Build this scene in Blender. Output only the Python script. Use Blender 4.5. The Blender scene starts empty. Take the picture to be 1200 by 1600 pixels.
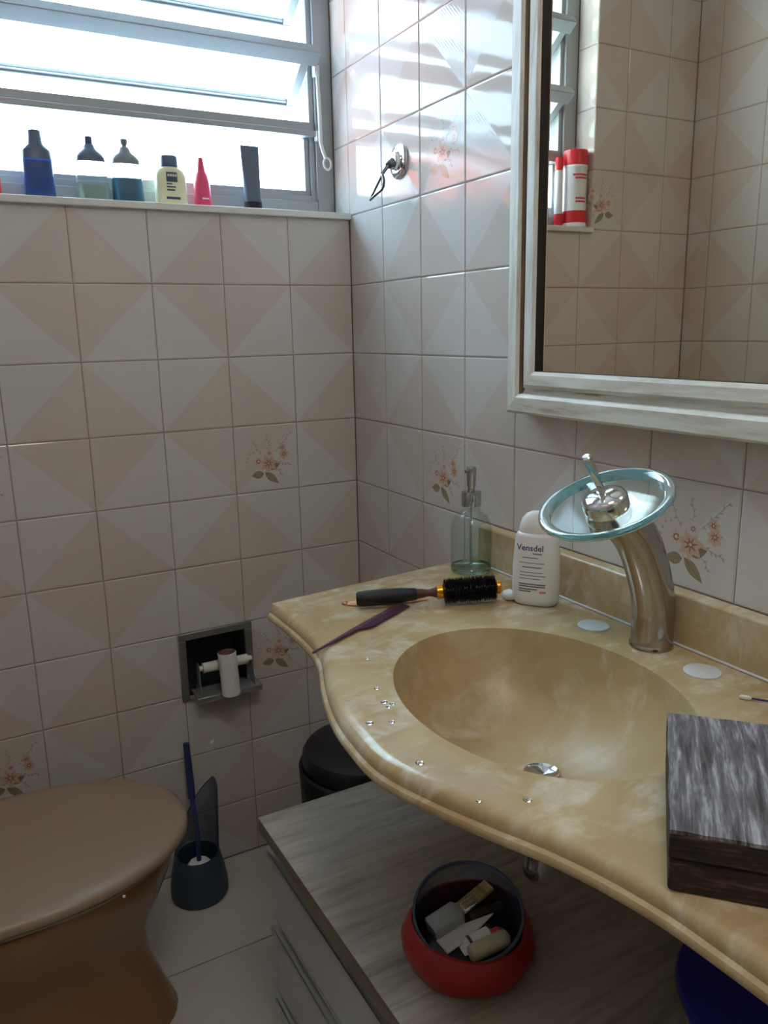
import bpy, math, random
from mathutils import Matrix, Vector
random.seed(7)
PI = math.pi
sc = bpy.context.scene
COL = sc.collection

# ------------------------------------------------------------------ camera
FPX = 1245.95
cam_d = bpy.data.cameras.new('camera')
cam_d.sensor_fit = 'VERTICAL'; cam_d.sensor_height = 36.0; cam_d.lens = FPX / 1600 * 36
cam_d.clip_start = 0.02
cam = bpy.data.objects.new('camera', cam_d); COL.objects.link(cam)
R_ = Vector((0.87294784, -0.48741568, -0.01969852))
D_ = Vector((-0.12564256, -0.18563653, -0.97455273))
F_ = Vector((0.47135552, 0.85320867, -0.22329116))
cam.matrix_world = Matrix(((R_.x, -D_.x, -F_.x, -0.85581), (R_.y, -D_.y, -F_.y, -1.680746),
                           (R_.z, -D_.z, -F_.z, -0.2479), (0, 0, 0, 1)))
sc.camera = cam

# ------------------------------------------------------------------ sky, sun, exposure
world = bpy.data.worlds.new('sky'); sc.world = world; world.use_nodes = True
wb = world.node_tree.nodes['Background']
wb.inputs[0].default_value = (0.55, 0.79, 1.0, 1); wb.inputs[1].default_value = 16.5
sun_d = bpy.data.lights.new('sun', 'SUN'); sun_d.energy = 12.0; sun_d.angle = 0.02; sun_d.color = (1, 0.93, 0.82)
sun = bpy.data.objects.new('sun', sun_d); COL.objects.link(sun)
sun.rotation_euler = Vector((0.25, 0.65, -0.75)).to_track_quat('-Z', 'Y').to_euler()
hall_d = bpy.data.lights.new('hall_fill', 'AREA'); hall_d.energy = 1.0; hall_d.size = 0.5; hall_d.color = (1.0, 0.90, 0.76)  # added warm fill from behind the camera, no source in view
hall = bpy.data.objects.new('hall_fill', hall_d); COL.objects.link(hall); hall.location = (-0.65, -3.0, 0.86)
lamp_d = bpy.data.lights.new('ceiling_fill', 'AREA'); lamp_d.shape = 'DISK'; lamp_d.size = 0.42; lamp_d.energy = 5.6; lamp_d.color = (1.0, 0.92, 0.82)  # added soft fill, since the window alone leaves the room too dark
lamp = bpy.data.objects.new('ceiling_fill', lamp_d); COL.objects.link(lamp); lamp.location = (-0.62, -1.62, 0.895)
sc.view_settings.view_transform = 'Standard'; sc.view_settings.look = 'None'
sc.view_settings.gamma = 1; sc.view_settings.use_curve_mapping = False
sc.view_settings.exposure = 0.22

# ------------------------------------------------------------------ materials
def lin(c):
    f = lambda v: v / 12.92 if v <= 0.04045 else ((v + 0.055) / 1.055) ** 2.4
    return tuple(f(x / 255) for x in c) + (1,)
class NT:
    def __init__(s, name):
        s.m = bpy.data.materials.new(name); s.m.use_nodes = True; s.t = s.m.node_tree
        s.b = s.t.nodes['Principled BSDF']
    def n(s, kind, **kw):
        x = s.t.nodes.new(kind)
        for k, v in kw.items():
            if k.startswith('i_'):
                k = k[2:]; x.inputs[int(k) if k.isdigit() else k].default_value = v
            else: setattr(x, k, v)
        return x
    def l(s, a, b): s.t.links.new(a, b)
    def mix(s, fac, a, b):
        x = s.n('ShaderNodeMix', data_type='RGBA')
        for inp, v in ((x.inputs[0], fac), (x.inputs[6], a), (x.inputs[7], b)):
            if hasattr(v, 'links'): s.l(v, inp)
            else: inp.default_value = v
        return x.outputs[2]
    def ramp(s, src, *stops):
        x = s.n('ShaderNodeValToRGB'); e = x.color_ramp.elements
        while len(e) < len(stops): e.new(0.5)
        for q, (p, c) in zip(e, stops): q.position = p; q.color = c if len(c) == 4 else tuple(c) + (1,)
        s.l(src, x.inputs[0]); return x.outputs[0]
    def coords(s, scale=(1, 1, 1), kind='Object'):
        tc = s.n('ShaderNodeTexCoord'); mp = s.n('ShaderNodeMapping'); mp.inputs['Scale'].default_value = scale
        s.l(tc.outputs[kind], mp.inputs[0]); return mp.outputs[0]
    def noise(s, vec, scale, detail=4, rough=.55, dist=0):
        x = s.n('ShaderNodeTexNoise'); x.inputs['Scale'].default_value = scale
        x.inputs['Detail'].default_value = detail; x.inputs['Roughness'].default_value = rough
        x.inputs['Distortion'].default_value = dist
        s.l(vec, x.inputs['Vector']); return x.outputs[0]
    def bump(s, h, strength, dist, prev=None):
        x = s.n('ShaderNodeBump'); x.inputs['Strength'].default_value = strength; x.inputs['Distance'].default_value = dist
        s.l(h, x.inputs['Height'])
        if prev: s.l(prev, x.inputs['Normal'])
        return x.outputs[0]
    def math(s, op, a, b=None, clamp=False):
        x = s.n('ShaderNodeMath', operation=op, use_clamp=clamp)
        for i, v in enumerate((a, b)):
            if v is None: continue
            if hasattr(v, 'links'): s.l(v, x.inputs[i])
            else: x.inputs[i].default_value = v
        return x.outputs[0]
    def set(s, **kw):
        names = dict(rough='Roughness', metal='Metallic', trans='Transmission Weight', ior='IOR', spec='Specular IOR Level',
                     coat='Coat Weight', sss='Subsurface Weight', alpha='Alpha', sheen='Sheen Weight')
        for k, v in kw.items(): s.b.inputs[names[k]].default_value = v
        return s
    def col(s, v):
        if hasattr(v, 'links'): s.l(v, s.b.inputs['Base Color'])
        else: s.b.inputs['Base Color'].default_value = v
        return s
    def nrm(s, v): s.l(v, s.b.inputs['Normal']); return s
def plain(name, c, rough=.5, var=.12, scale=30, bump=0, **kw):
    """one colour with a little grain of its own"""
    m = NT(name); c = lin(c)
    f = m.noise(m.coords(), scale)
    lo = tuple(x * (1 - var) for x in c[:3]) + (1,); hi = tuple(min(1, x * (1 + var)) for x in c[:3]) + (1,)
    m.col(m.mix(f, lo, hi)).set(rough=rough, **kw)
    if bump: m.nrm(m.bump(m.noise(m.coords(), scale * 4), bump, .002))
    return m.m
def tile_mat(name, warm, cool, rough=.06):
    m = NT(name)
    uv = m.n('ShaderNodeUVMap', uv_map='pattern'); sp = m.n('ShaderNodeSeparateXYZ'); m.l(uv.outputs[0], sp.inputs[0])
    s_ = m.math('ADD', sp.outputs[0], sp.outputs[1])
    geo = m.n('ShaderNodeNewGeometry')
    big = m.noise(geo.outputs['Position'], 5, 3)
    mask = m.math('LESS_THAN', s_, 1.0)
    d = m.math('SUBTRACT', 1.0, s_)
    fade = m.math('MULTIPLY', mask, m.ramp(d, (0, (1, 1, 1)), (.42, (.9, .9, .9)), (.8, (.15, .15, .15))))
    stripe = m.math('MULTIPLY', m.math('ADD', m.math('SINE', m.math('MULTIPLY', s_, 2 * PI * 21)), 1.0), .5)
    a = m.mix(big, tuple(x * .93 for x in lin(warm)[:3]) + (1,), tuple(min(1, x * 1.05) for x in lin(warm)[:3]) + (1,))
    b = m.mix(big, tuple(x * .95 for x in lin(cool)[:3]) + (1,), tuple(min(1, x * 1.05) for x in lin(cool)[:3]) + (1,))
    m.col(m.mix(mask, a, b)).set(rough=rough, spec=.28)
    h = m.math('MULTIPLY', stripe, fade)
    n1 = m.bump(h, .12, .0006)
    wave = m.noise(geo.outputs['Position'], 11, 2)
    m.nrm(m.bump(wave, .07, .008, n1))
    return m.m
M = {}
M['tile'] = tile_mat('glazed_tile', (206, 192, 183), (208, 201, 196))
M['grout'] = plain('tile_grout', (146, 128, 114), .9, .25, 40)
M['floor'] = plain('floor_tile', (196, 190, 178), .28, .05, 12)
M['floor_grout'] = plain('floor_grout', (110, 104, 96), .9, .2, 40)
M['ceiling'] = plain('ceiling_paint', (232, 228, 220), .8, .03, 10)
M['plaster'] = plain('cream_plaster', (226, 208, 178), .7, .03, 10)
M['alu'] = plain('window_aluminium', (160, 164, 165), .42, .06, 25, metal=.2)
M['white_metal'] = plain('pale_metal', (225, 226, 226), .3, .04, 30)
M['sill'] = plain('white_stone_sill', (222, 220, 214), .35, .06, 25)
M['chrome'] = plain('chrome', (222, 222, 222), .09, .03, 40, metal=1)
M['brushed'] = plain('brushed_steel', (170, 166, 158), .12, .08, 30, metal=1)
M['dull_steel'] = plain('dull_steel', (132, 130, 125), .36, .12, 30, metal=.45)
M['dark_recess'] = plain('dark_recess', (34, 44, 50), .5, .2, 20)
M['mirror'] = plain('mirror_silver', (230, 220, 203), .012, .01, 3, metal=1)
M['pump'] = plain('pump_chrome', (178, 180, 186), .09, .03, 40, metal=1)
M['black'] = plain('black_plastic', (20, 22, 26), .42, .2, 30)
M['hook_steel'] = plain('hook_steel', (120, 124, 126), .22, .06, 30, metal=.8)
M['rubber'] = plain('black_rubber', (9, 12, 17), .55, .2, 30)
M['navy'] = plain('navy_plastic', (16, 22, 33), .38, .2, 20)
M['blue_holder'] = plain('blue_grey_plastic', (48, 66, 86), .4, .12, 20)
M['blue_handle'] = plain('blue_plastic', (48, 58, 104), .4, .12, 20)
M['basin_blue'] = plain('deep_blue_plastic', (38, 44, 138), .38, .12, 20)
M['white_plastic'] = plain('white_plastic', (232, 230, 230), .32, .02, 30)
M['cream_plastic'] = plain('cream_plastic', (206, 198, 172), .4, .04, 30)
M['roller'] = plain('roller_plastic', (222, 218, 204), .4, .03, 30)
M['trap'] = plain('trap_chrome', (226, 228, 232), .1, .04, 30, metal=.88)
M['tray'] = plain('tray_steel', (176, 178, 180), .25, .05, 30, metal=.55)
M['grip'] = plain('grip_aluminium', (176, 178, 178), .35, .04, 30, metal=.25)
M['paper'] = plain('toilet_paper', (226, 224, 222), .9, .03, 60, bump=.15)
M['card'] = plain('cardboard', (120, 100, 84), .9, .1, 50)
M['lid'] = plain('toilet_lid_plastic', (154, 131, 113), .34, .05, 10)
M['toilet'] = plain('brown_porcelain', (140, 98, 64), .2, .08, 8)
M['purple'] = plain('purple_plastic', (88, 52, 74), .32, .12, 20)
M['gold'] = plain('gold_ferrule', (222, 150, 48), .28, .05, 30, metal=.9)
M['brown_wood'] = plain('dark_red_wood', (84, 42, 34), .4, .2, 50)
M['peach'] = plain('peach_plastic', (222, 170, 130), .4, .05, 20)
M['bristle'] = plain('black_bristle', (20, 18, 20), .55, .2, 60)
M['red'] = plain('red_cloth', (150, 14, 20), .5, .2, 25, bump=.2, coat=.3)
M['red_plastic'] = plain('red_plastic', (214, 40, 48), .35, .04, 20)
M['pink_plastic'] = plain('pink_plastic', (226, 66, 104), .35, .05, 20)
M['pale_yellow'] = plain('pale_yellow_plastic', (232, 228, 190), .4, .03, 20)
M['label_dark'] = plain('dark_label', (64, 76, 100), .5, .05, 40)
M['label_grey'] = plain('grey_print', (120, 124, 132), .6, .05, 40)
M['label_pink'] = plain('pink_print', (206, 128, 130), .6, .05, 40)
M['blue_bottle'] = plain('blue_bottle_plastic', (48, 78, 140), .3, .1, 20)  # raised a little, window haze put into the colour
M['blue_band'] = plain('bright_blue_band', (60, 120, 255), .3, .05, 20)
M['slate'] = plain('slate_plastic', (80, 96, 120), .35, .1, 20)  # lightened modestly to stand in for window haze on the sill
M['grey_cap'] = plain('grey_cap_plastic', (120, 128, 132), .35, .05, 20)
M['tube'] = plain('grey_tube_plastic', (82, 98, 112), .38, .08, 20)
M['roof'] = plain('terracotta', (208, 96, 66), .8, .2, 3)
M['white_disc'] = plain('white_plug', (214, 216, 218), .5, .06, 200)
M['cotton'] = plain('cotton', (236, 236, 236), .95, .04, 200, bump=.3)
M['teal_liquid'] = plain('teal_liquid', (30, 120, 150), .2, .05, 10, trans=.45)
M['yellow_liquid'] = plain('pale_liquid', (196, 214, 190), .2, .05, 10, trans=.5)
M['front'] = plain('grey_white_laminate', (188, 188, 192), .35, .02, 20)
M['frost'] = plain('frosted_plastic', (176, 186, 190), .35, .03, 20, trans=.7)
M['clear_plastic'] = plain('clear_bottle', (232, 240, 242), .08, .01, 20, trans=.92, ior=1.2)
M['glass'] = plain('clear_glass', (240, 250, 247), .01, .0, 20, trans=1, ior=1.45)
M['glass_green'] = plain('greenish_glass', (196, 232, 220), .02, .0, 20, trans=1, ior=1.45)
M['disc_glass'] = plain('aqua_glass_edge', (150, 206, 216), .04, .03, 20, trans=.8, ior=1.2)
M['perfume'] = plain('perfume_glass', (214, 222, 226), .06, .03, 20, trans=.45, ior=1.3)
M['water'] = plain('water', (255, 255, 255), .0, .0, 20, trans=1, ior=1.33)
def thin_glass(name, tint, wob=.1, k=.75):
    """thin sheet glass: clear straight through, mirror-like only at grazing angles, alike from both faces"""
    m = NT(name); t = m.n('ShaderNodeBsdfTransparent'); t.inputs[0].default_value = tint
    g = m.n('ShaderNodeBsdfGlossy'); g.inputs['Roughness'].default_value = .05
    lw = m.n('ShaderNodeLayerWeight'); lw.inputs[0].default_value = .5
    fac = m.math('ADD', m.math('MULTIPLY', m.math('POWER', lw.outputs['Facing'], 4.5), k), .04)
    mx = m.n('ShaderNodeMixShader'); m.l(fac, mx.inputs[0]); m.l(t.outputs[0], mx.inputs[1]); m.l(g.outputs[0], mx.inputs[2])
    n = m.noise(m.coords(), 8); bp = m.bump(n, wob, .002); m.l(bp, g.inputs['Normal'])
    m.l(mx.outputs[0], m.t.nodes['Material Output'].inputs[0]); return m.m
M['pane'] = thin_glass('window_pane', (.95, .98, .98, 1))
M['bottle_glass'] = thin_glass('bottle_glass', (.95, .985, .97, 1), .02, .7)
M['plate'] = thin_glass('clear_glass_plate', (.90, .965, .96, 1), .02, .9)
def sheet_mat():
    m = NT('thin_clear_sheet'); t = m.n('ShaderNodeBsdfTransparent'); t.inputs[0].default_value = (.80, .83, .88, 1)
    mx = m.n('ShaderNodeMixShader'); m.b.inputs['Base Color'].default_value = lin((70, 84, 110)); m.b.inputs['Roughness'].default_value = .25
    fr = m.n('ShaderNodeLayerWeight'); fr.inputs[0].default_value = .35
    m.l(fr.outputs['Facing'], mx.inputs[0]); m.l(t.outputs[0], mx.inputs[1]); m.l(m.b.outputs[0], mx.inputs[2])
    m.l(mx.outputs[0], m.t.nodes['Material Output'].inputs[0]); return m.m
M['sheet'] = sheet_mat()
def stone_mat(name, r0, r1, p0=.52, p1=.68):
    m = NT(name); v = m.coords()
    a = m.noise(v, 5, 5, .55, .6); b = m.noise(v, 26, 6, .7, .4); c = m.noise(m.coords((1, 1.8, 1)), 8, 6, .62, .8)
    base = m.ramp(a, (.28, lin((170, 141, 98))), (.5, lin((188, 163, 121))), (.72, lin((202, 184, 148))))
    patch = m.math('MULTIPLY', m.ramp(c, (p0, (0, 0, 0)), (p1, (.75, .75, .75))), m.ramp(b, (.36, (0, 0, 0)), (.62, (1, 1, 1))))
    m.col(m.mix(patch, base, lin((222, 213, 194)))).set(spec=.5)
    m.l(m.ramp(b, (.35, (r0, r0, r0)), (.7, (r1, r1, r1))), m.b.inputs['Roughness'])
    return m.m
M['stone'] = stone_mat('honey_cultured_marble', .13, .26, .47, .62); M['stone_matt'] = stone_mat('worn_cultured_marble', .34, .46, .47, .66)
def wood_mat(name, dark, mid, light, sc_, fine, rough=.5, bump=.3, lo=.35, hi=.68):
    m = NT(name); v = m.coords(sc_)
    a = m.noise(v, 3, 6, .6, .6); f = m.noise(v, fine, 6, .7)
    x = m.math('ADD', m.math('MULTIPLY', a, .6), m.math('MULTIPLY', f, .4))
    m.col(m.ramp(x, (lo, lin(dark)), ((lo + hi) / 2, lin(mid)), (hi, lin(light)))).set(rough=rough)
    if bump: m.nrm(m.bump(f, bump, .0015))
    return m.m
M['oak'] = wood_mat('grey_oak_laminate', (134, 123, 110), (174, 164, 150), (196, 188, 174), (1.2, 9, 9), 9, .38, .05)
M['oak_edge'] = wood_mat('oak_edge_band', (96, 84, 72), (124, 112, 98), (140, 128, 114), (9, 1.2, 9), 9, .45, .05)
M['frame_v'] = wood_mat('distressed_white_upright', (120, 92, 66), (206, 200, 186), (228, 226, 218), (14, 14, 1.6), 7, .55, .3, .3, .56)
M['frame_h'] = wood_mat('distressed_white_rail', (120, 92, 66), (206, 200, 186), (228, 226, 218), (14, 1.6, 14), 7, .55, .3, .3, .56)
M['groove'] = wood_mat('brown_groove', (96, 76, 58), (136, 114, 92), (170, 152, 128), (14, 14, 2), 6, .6, .2)
M['rebate'] = plain('dark_rebate', (34, 29, 26), .7, .2, 30)
M['box_top'] = wood_mat('whitewashed_wood', (58, 50, 50), (112, 109, 115), (182, 184, 192), (46, 4.2, 12), 7, .6, .6, .37, .64)
M['box_side'] = wood_mat('dark_brown_wood', (12, 9, 8), (52, 35, 28), (112, 84, 68), (6, 14, 60), 6, .7, .8, .38, .66)
M['wood_stick'] = wood_mat('pale_stick_wood', (140, 116, 76), (176, 152, 108), (190, 168, 124), (2, 20, 20), 6, .6, .1)
def attr_mat():
    m = NT('floral_print'); a = m.n('ShaderNodeAttribute', attribute_name='print_colour')
    f = m.noise(m.coords(), 60); x = m.mix(m.math('MULTIPLY', f, .35), a.outputs['Color'], lin((206, 190, 178)))
    m.col(x).set(rough=.14); return m.m
M['print'] = attr_mat()

# ------------------------------------------------------------------ mesh helpers
def sg(t): return math.copysign(1, t)
class MB:
    def __init__(s): s.v = []; s.f = []; s.c = []
    def add(s, v, f):
        o = len(s.v); s.v += [tuple(x) for x in v]; s.f += [tuple(o + i for i in q) for q in f]; return s
    def box(s, x0, x1, y0, y1, z0, z1):
        x0, x1 = sorted((x0, x1)); y0, y1 = sorted((y0, y1)); z0, z1 = sorted((z0, z1))
        return s.add([(x0, y0, z0), (x1, y0, z0), (x1, y1, z0), (x0, y1, z0), (x0, y0, z1), (x1, y0, z1), (x1, y1, z1), (x0, y1, z1)],
                     [(0, 3, 2, 1), (4, 5, 6, 7), (0, 1, 5, 4), (1, 2, 6, 5), (2, 3, 7, 6), (3, 0, 4, 7)])
    def loft(s, rings, cap=True, closed=True):
        n = len(rings[0]); v = [p for r in rings for p in r]; f = []
        for i in range(len(rings) - 1):
            for j in range(n if closed else n - 1):
                k = (j + 1) % n; f.append((i * n + j, i * n + k, (i + 1) * n + k, (i + 1) * n + j))
        if cap: f.append(tuple(range(n - 1, -1, -1))); f.append(tuple((len(rings) - 1) * n + j for j in range(n)))
        return s.add(v, f)
    def lathe(s, prof, n=32, c=(0, 0, 0), cap=True):
        return s.loft([[(c[0] + r * math.cos(2 * PI * j / n), c[1] + r * math.sin(2 * PI * j / n), c[2] + z) for j in range(n)] for r, z in prof], cap)
    def sup(s, prof, n=32, c=(0, 0, 0), cap=True):
        """stack of superellipses (z, a, b, power[, dx, dy])"""
        R = []
        for q in prof:
            z, a, b, p = q[:4]; dx, dy = (q[4], q[5]) if len(q) > 4 else (0, 0)
            ring = []
            for j in range(n):
                t = 2 * PI * j / n; ct, st = math.cos(t), math.sin(t)
                ring.append((c[0] + dx + a * sg(ct) * abs(ct) ** (2 / p), c[1] + dy + b * sg(st) * abs(st) ** (2 / p), c[2] + z))
            R.append(ring)
        return s.loft(R, cap)
    def tube(s, path, r, n=12, cap=True):
        P = [Vector(p) for p in path]; rs = r if hasattr(r, '__len__') else [r] * len(P); R = []; prev = None
        for i, p in enumerate(P):
            d = (P[min(i + 1, len(P) - 1)] - P[max(i - 1, 0)]).normalized()
            if prev is None:
                u = d.orthogonal().normalized()
            else:
                u = (prev - d * prev.dot(d)).normalized()
            prev = u; w = d.cross(u)
            R.append([tuple(p + rs[i] * (math.cos(2 * PI * j / n) * u + math.sin(2 * PI * j / n) * w)) for j in range(n)])
        return s.loft(R, cap)
    def prism(s, pts, z0, z1):
        return s.loft([[(x, y, z0) for x, y in pts], [(x, y, z1) for x, y in pts]])
    def xf(s, m):
        s.v = [tuple(m @ Vector(p)) for p in s.v]; return s
    def build(s, name, mat, parent=None, bevel=0, ang=38, loc=None, label=None):
        me = bpy.data.meshes.new(name); me.from_pydata(s.v, [], s.f); me.update()
        me.polygons.foreach_set('use_smooth', [True] * len(me.polygons)); me.set_sharp_from_angle(angle=math.radians(ang))
        for mm in (mat if isinstance(mat, (list, tuple)) else [mat]): me.materials.append(mm)
        return put(name, me, parent, bevel, loc, label)
def put(name, me, parent=None, bevel=0, loc=None, label=None):
    o = bpy.data.objects.new(name, me); COL.objects.link(o)
    if parent: o.parent = parent
    if loc: o.location = loc
    if label: o['label'] = label
    if bevel:
        b = o.modifiers.new('bevel', 'BEVEL'); b.width = bevel; b.segments = 2; b.limit_method = 'ANGLE'; b.angle_limit = math.radians(40)
    return o
def tag(o, label=None, cat=None, group=None, kind=None):
    for k, v in (('label', label), ('category', cat), ('group', group), ('kind', kind)):
        if v: o[k] = v
    return o
def thing(name, label, cat, loc=(0, 0, 0), rz=0, group=None):
    o = bpy.data.objects.new(name, None); COL.objects.link(o); o.empty_display_size = .05
    o.location = loc; o.rotation_euler = (0, 0, rz)
    return tag(o, label, cat, group)
def copy_tree(o, parent=None):
    c = o.copy(); COL.objects.link(c); c.parent = parent
    for ch in o.children: copy_tree(ch, c)
    return c
def rotm(axis, deg, c=(0, 0, 0)):
    return Matrix.Translation(c) @ Matrix.Rotation(math.radians(deg), 4, axis) @ Matrix.Translation([-x for x in c])
def frame_to(o, d, up=(0, 0, 1)):
    """matrix whose local z runs along d, placed at o"""
    d = Vector(d).normalized(); x = Vector(up).cross(d)
    x = x.normalized() if x.length > 1e-4 else d.orthogonal().normalized()
    y = d.cross(x); m = Matrix((x, y, d)).transposed().to_4x4(); m.translation = o; return m
def smooth(pts, k=6):
    out = []; n = len(pts)
    for i in range(n - 1):
        p0, p1, p2, p3 = (Vector(pts[max(i - 1, 0)]), Vector(pts[i]), Vector(pts[i + 1]), Vector(pts[min(i + 2, n - 1)]))
        for j in range(k):
            t = j / k
            out.append(.5 * ((2 * p1) + (p2 - p0) * t + (2 * p0 - 5 * p1 + 4 * p2 - p3) * t * t + (3 * p1 - p0 - 3 * p2 + p3) * t ** 3))
    out.append(Vector(pts[-1])); return out

# ------------------------------------------------------------------ the room shell
FZ, CZ, XL, YF, T = -1.49, 0.95, -1.158, -2.30, 0.15
WX, WZ = -0.79, 0.74         # window opening: x from WX to 0, z from 0 to WZ
WY = 0.16                    # outer face of the back wall
wb_ = MB()
g = .0014
wb_.box(XL - .12, 0, g, WY, FZ, -1.05).box(XL - .12, -.45, g, WY, -1.05, -.9).box(-.30, 0, g, WY, -1.05, -.9)
wb_.box(-.45, -.30, .12, WY, -1.05, -.9)
wb_.box(XL - .12, 0, g, WY, -.9, -.002).box(XL - .12, WX - g, g, WY, -.002, WZ).box(XL - .12, 0, g, WY, WZ, CZ)
wall_back = tag(wb_.build('wall_back', M['grout']), 'pale tiled wall with the louvred window above the toilet', kind='structure')
wall_right = tag(MB().box(g, .12, YF - .12, WY, FZ, CZ).build('wall_right', M['grout']), 'pale tiled wall that carries mirror and sink', kind='structure')
wall_left = tag(MB().box(XL - .12, XL - g, YF - .12, g, FZ, CZ).build('wall_left', M['grout']), 'pale tiled wall seen in the mirror', kind='structure')
DX0, DX1, DZ = -1.06, -.30, .58
wall_front = tag(MB().box(XL, DX0, YF - .12, YF, FZ, CZ).box(DX1, 0, YF - .12, YF, FZ, CZ).box(DX0, DX1, YF - .12, YF, DZ, CZ)
                 .build('wall_front', M['plaster']), 'wall with the doorway behind the viewer', kind='structure')
hall_ = MB().box(-2.0, .9, -3.72, -3.6, FZ, CZ).box(-2.12, -2.0, -3.6, YF - .12, FZ, CZ).box(.9, 1.02, -3.6, YF - .12, FZ, CZ)
hall_.box(-2.0, XL - .12, YF - .13, YF - .12, FZ, CZ).box(.12, .9, YF - .13, YF - .12, FZ, CZ)
tag(hall_.build('wall_hall', M['plaster']), 'cream hallway walls outside the doorway', kind='structure')
tag(MB().box(-2.12, 1.02, -3.72, WY, CZ, CZ + .1).build('ceiling', M['ceiling']), 'white painted ceiling', kind='structure')
floor = tag(MB().box(-2.12, 1.02, -3.72, WY, FZ - .1, FZ - .002).build('floor', M['floor_grout']), 'pale tiled floor', kind='structure')
dr = tag(MB().box(DX0 - .05, DX0, YF - .13, YF + .012, FZ, DZ + .05).box(DX1, DX1 + .05, YF - .13, YF + .012, FZ, DZ + .05)
         .box(DX0, DX1, YF - .13, YF + .012, DZ, DZ + .05).build('door_1', M['ceiling'], bevel=.003), 'white door frame behind the viewer', kind='structure')

# tiles: local x = u (to the viewer's right), local y = v (up), local z = out of the wall
tile_cache = {}
def tile_mesh(u0, u1, v0, v1, fu, fv, size=T, bev=.0022):
    key = tuple(round(x, 4) for x in (u0, u1, v0, v1)) + (fu, fv, size)
    if key in tile_cache: return tile_cache[key]
    e = .0008; a, b, c, d = u0 + e, u1 - e, v0 + e, v1 - e
    V = [(a, c, -.0055), (b, c, -.0055), (b, d, -.0055), (a, d, -.0055), (a, c, -.0010), (b, c, -.0010), (b, d, -.0010), (a, d, -.0010),
         (a + bev, c + bev, 0), (b - bev, c + bev, 0), (b - bev, d - bev, 0), (a + bev, d - bev, 0)]
    Fc = [(8, 9, 10, 11)] + [(4 + i, 4 + (i + 1) % 4, 8 + (i + 1) % 4, 8 + i) for i in range(4)] + [(i, (i + 1) % 4, 4 + (i + 1) % 4, 4 + i) for i in range(4)]
    me = bpy.data.meshes.new('tile'); me.from_pydata(V, [], Fc); me.update()
    uvl = me.uv_layers.new(name='pattern')
    for lp in me.loops:
        x, y, _ = V[lp.vertex_index]; x /= size; y /= size
        uvl.data[lp.index].uv = (1 - x if fu else x, 1 - y if fv else y)
    tile_cache[key] = me; return me
def tile(parent, O, U, N, u0, u1, v0, v1, fu, fv, mat, wob=.06, size=T):
    me = tile_mesh(u0, u1, v0, v1, fu, fv, size)
    if not me.materials: me.materials.append(mat)
    o = bpy.data.objects.new('tile', me); COL.objects.link(o); o.parent = parent
    m = Matrix((Vector(U), Vector(N).cross(Vector(U)), Vector(N))).transposed().to_4x4(); m.translation = O
    rx, ry = (random.uniform(-wob, wob), random.uniform(-wob, wob))
    cu, cv = (u0 + u1) / 2, (v0 + v1) / 2
    o.matrix_world = m @ Matrix.Translation((cu, cv, 0)) @ Matrix.Rotation(math.radians(rx), 4, 'X') @ Matrix.Rotation(math.radians(ry), 4, 'Y') @ Matrix.Translation((-cu, -cv, 0))
    return o
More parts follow.
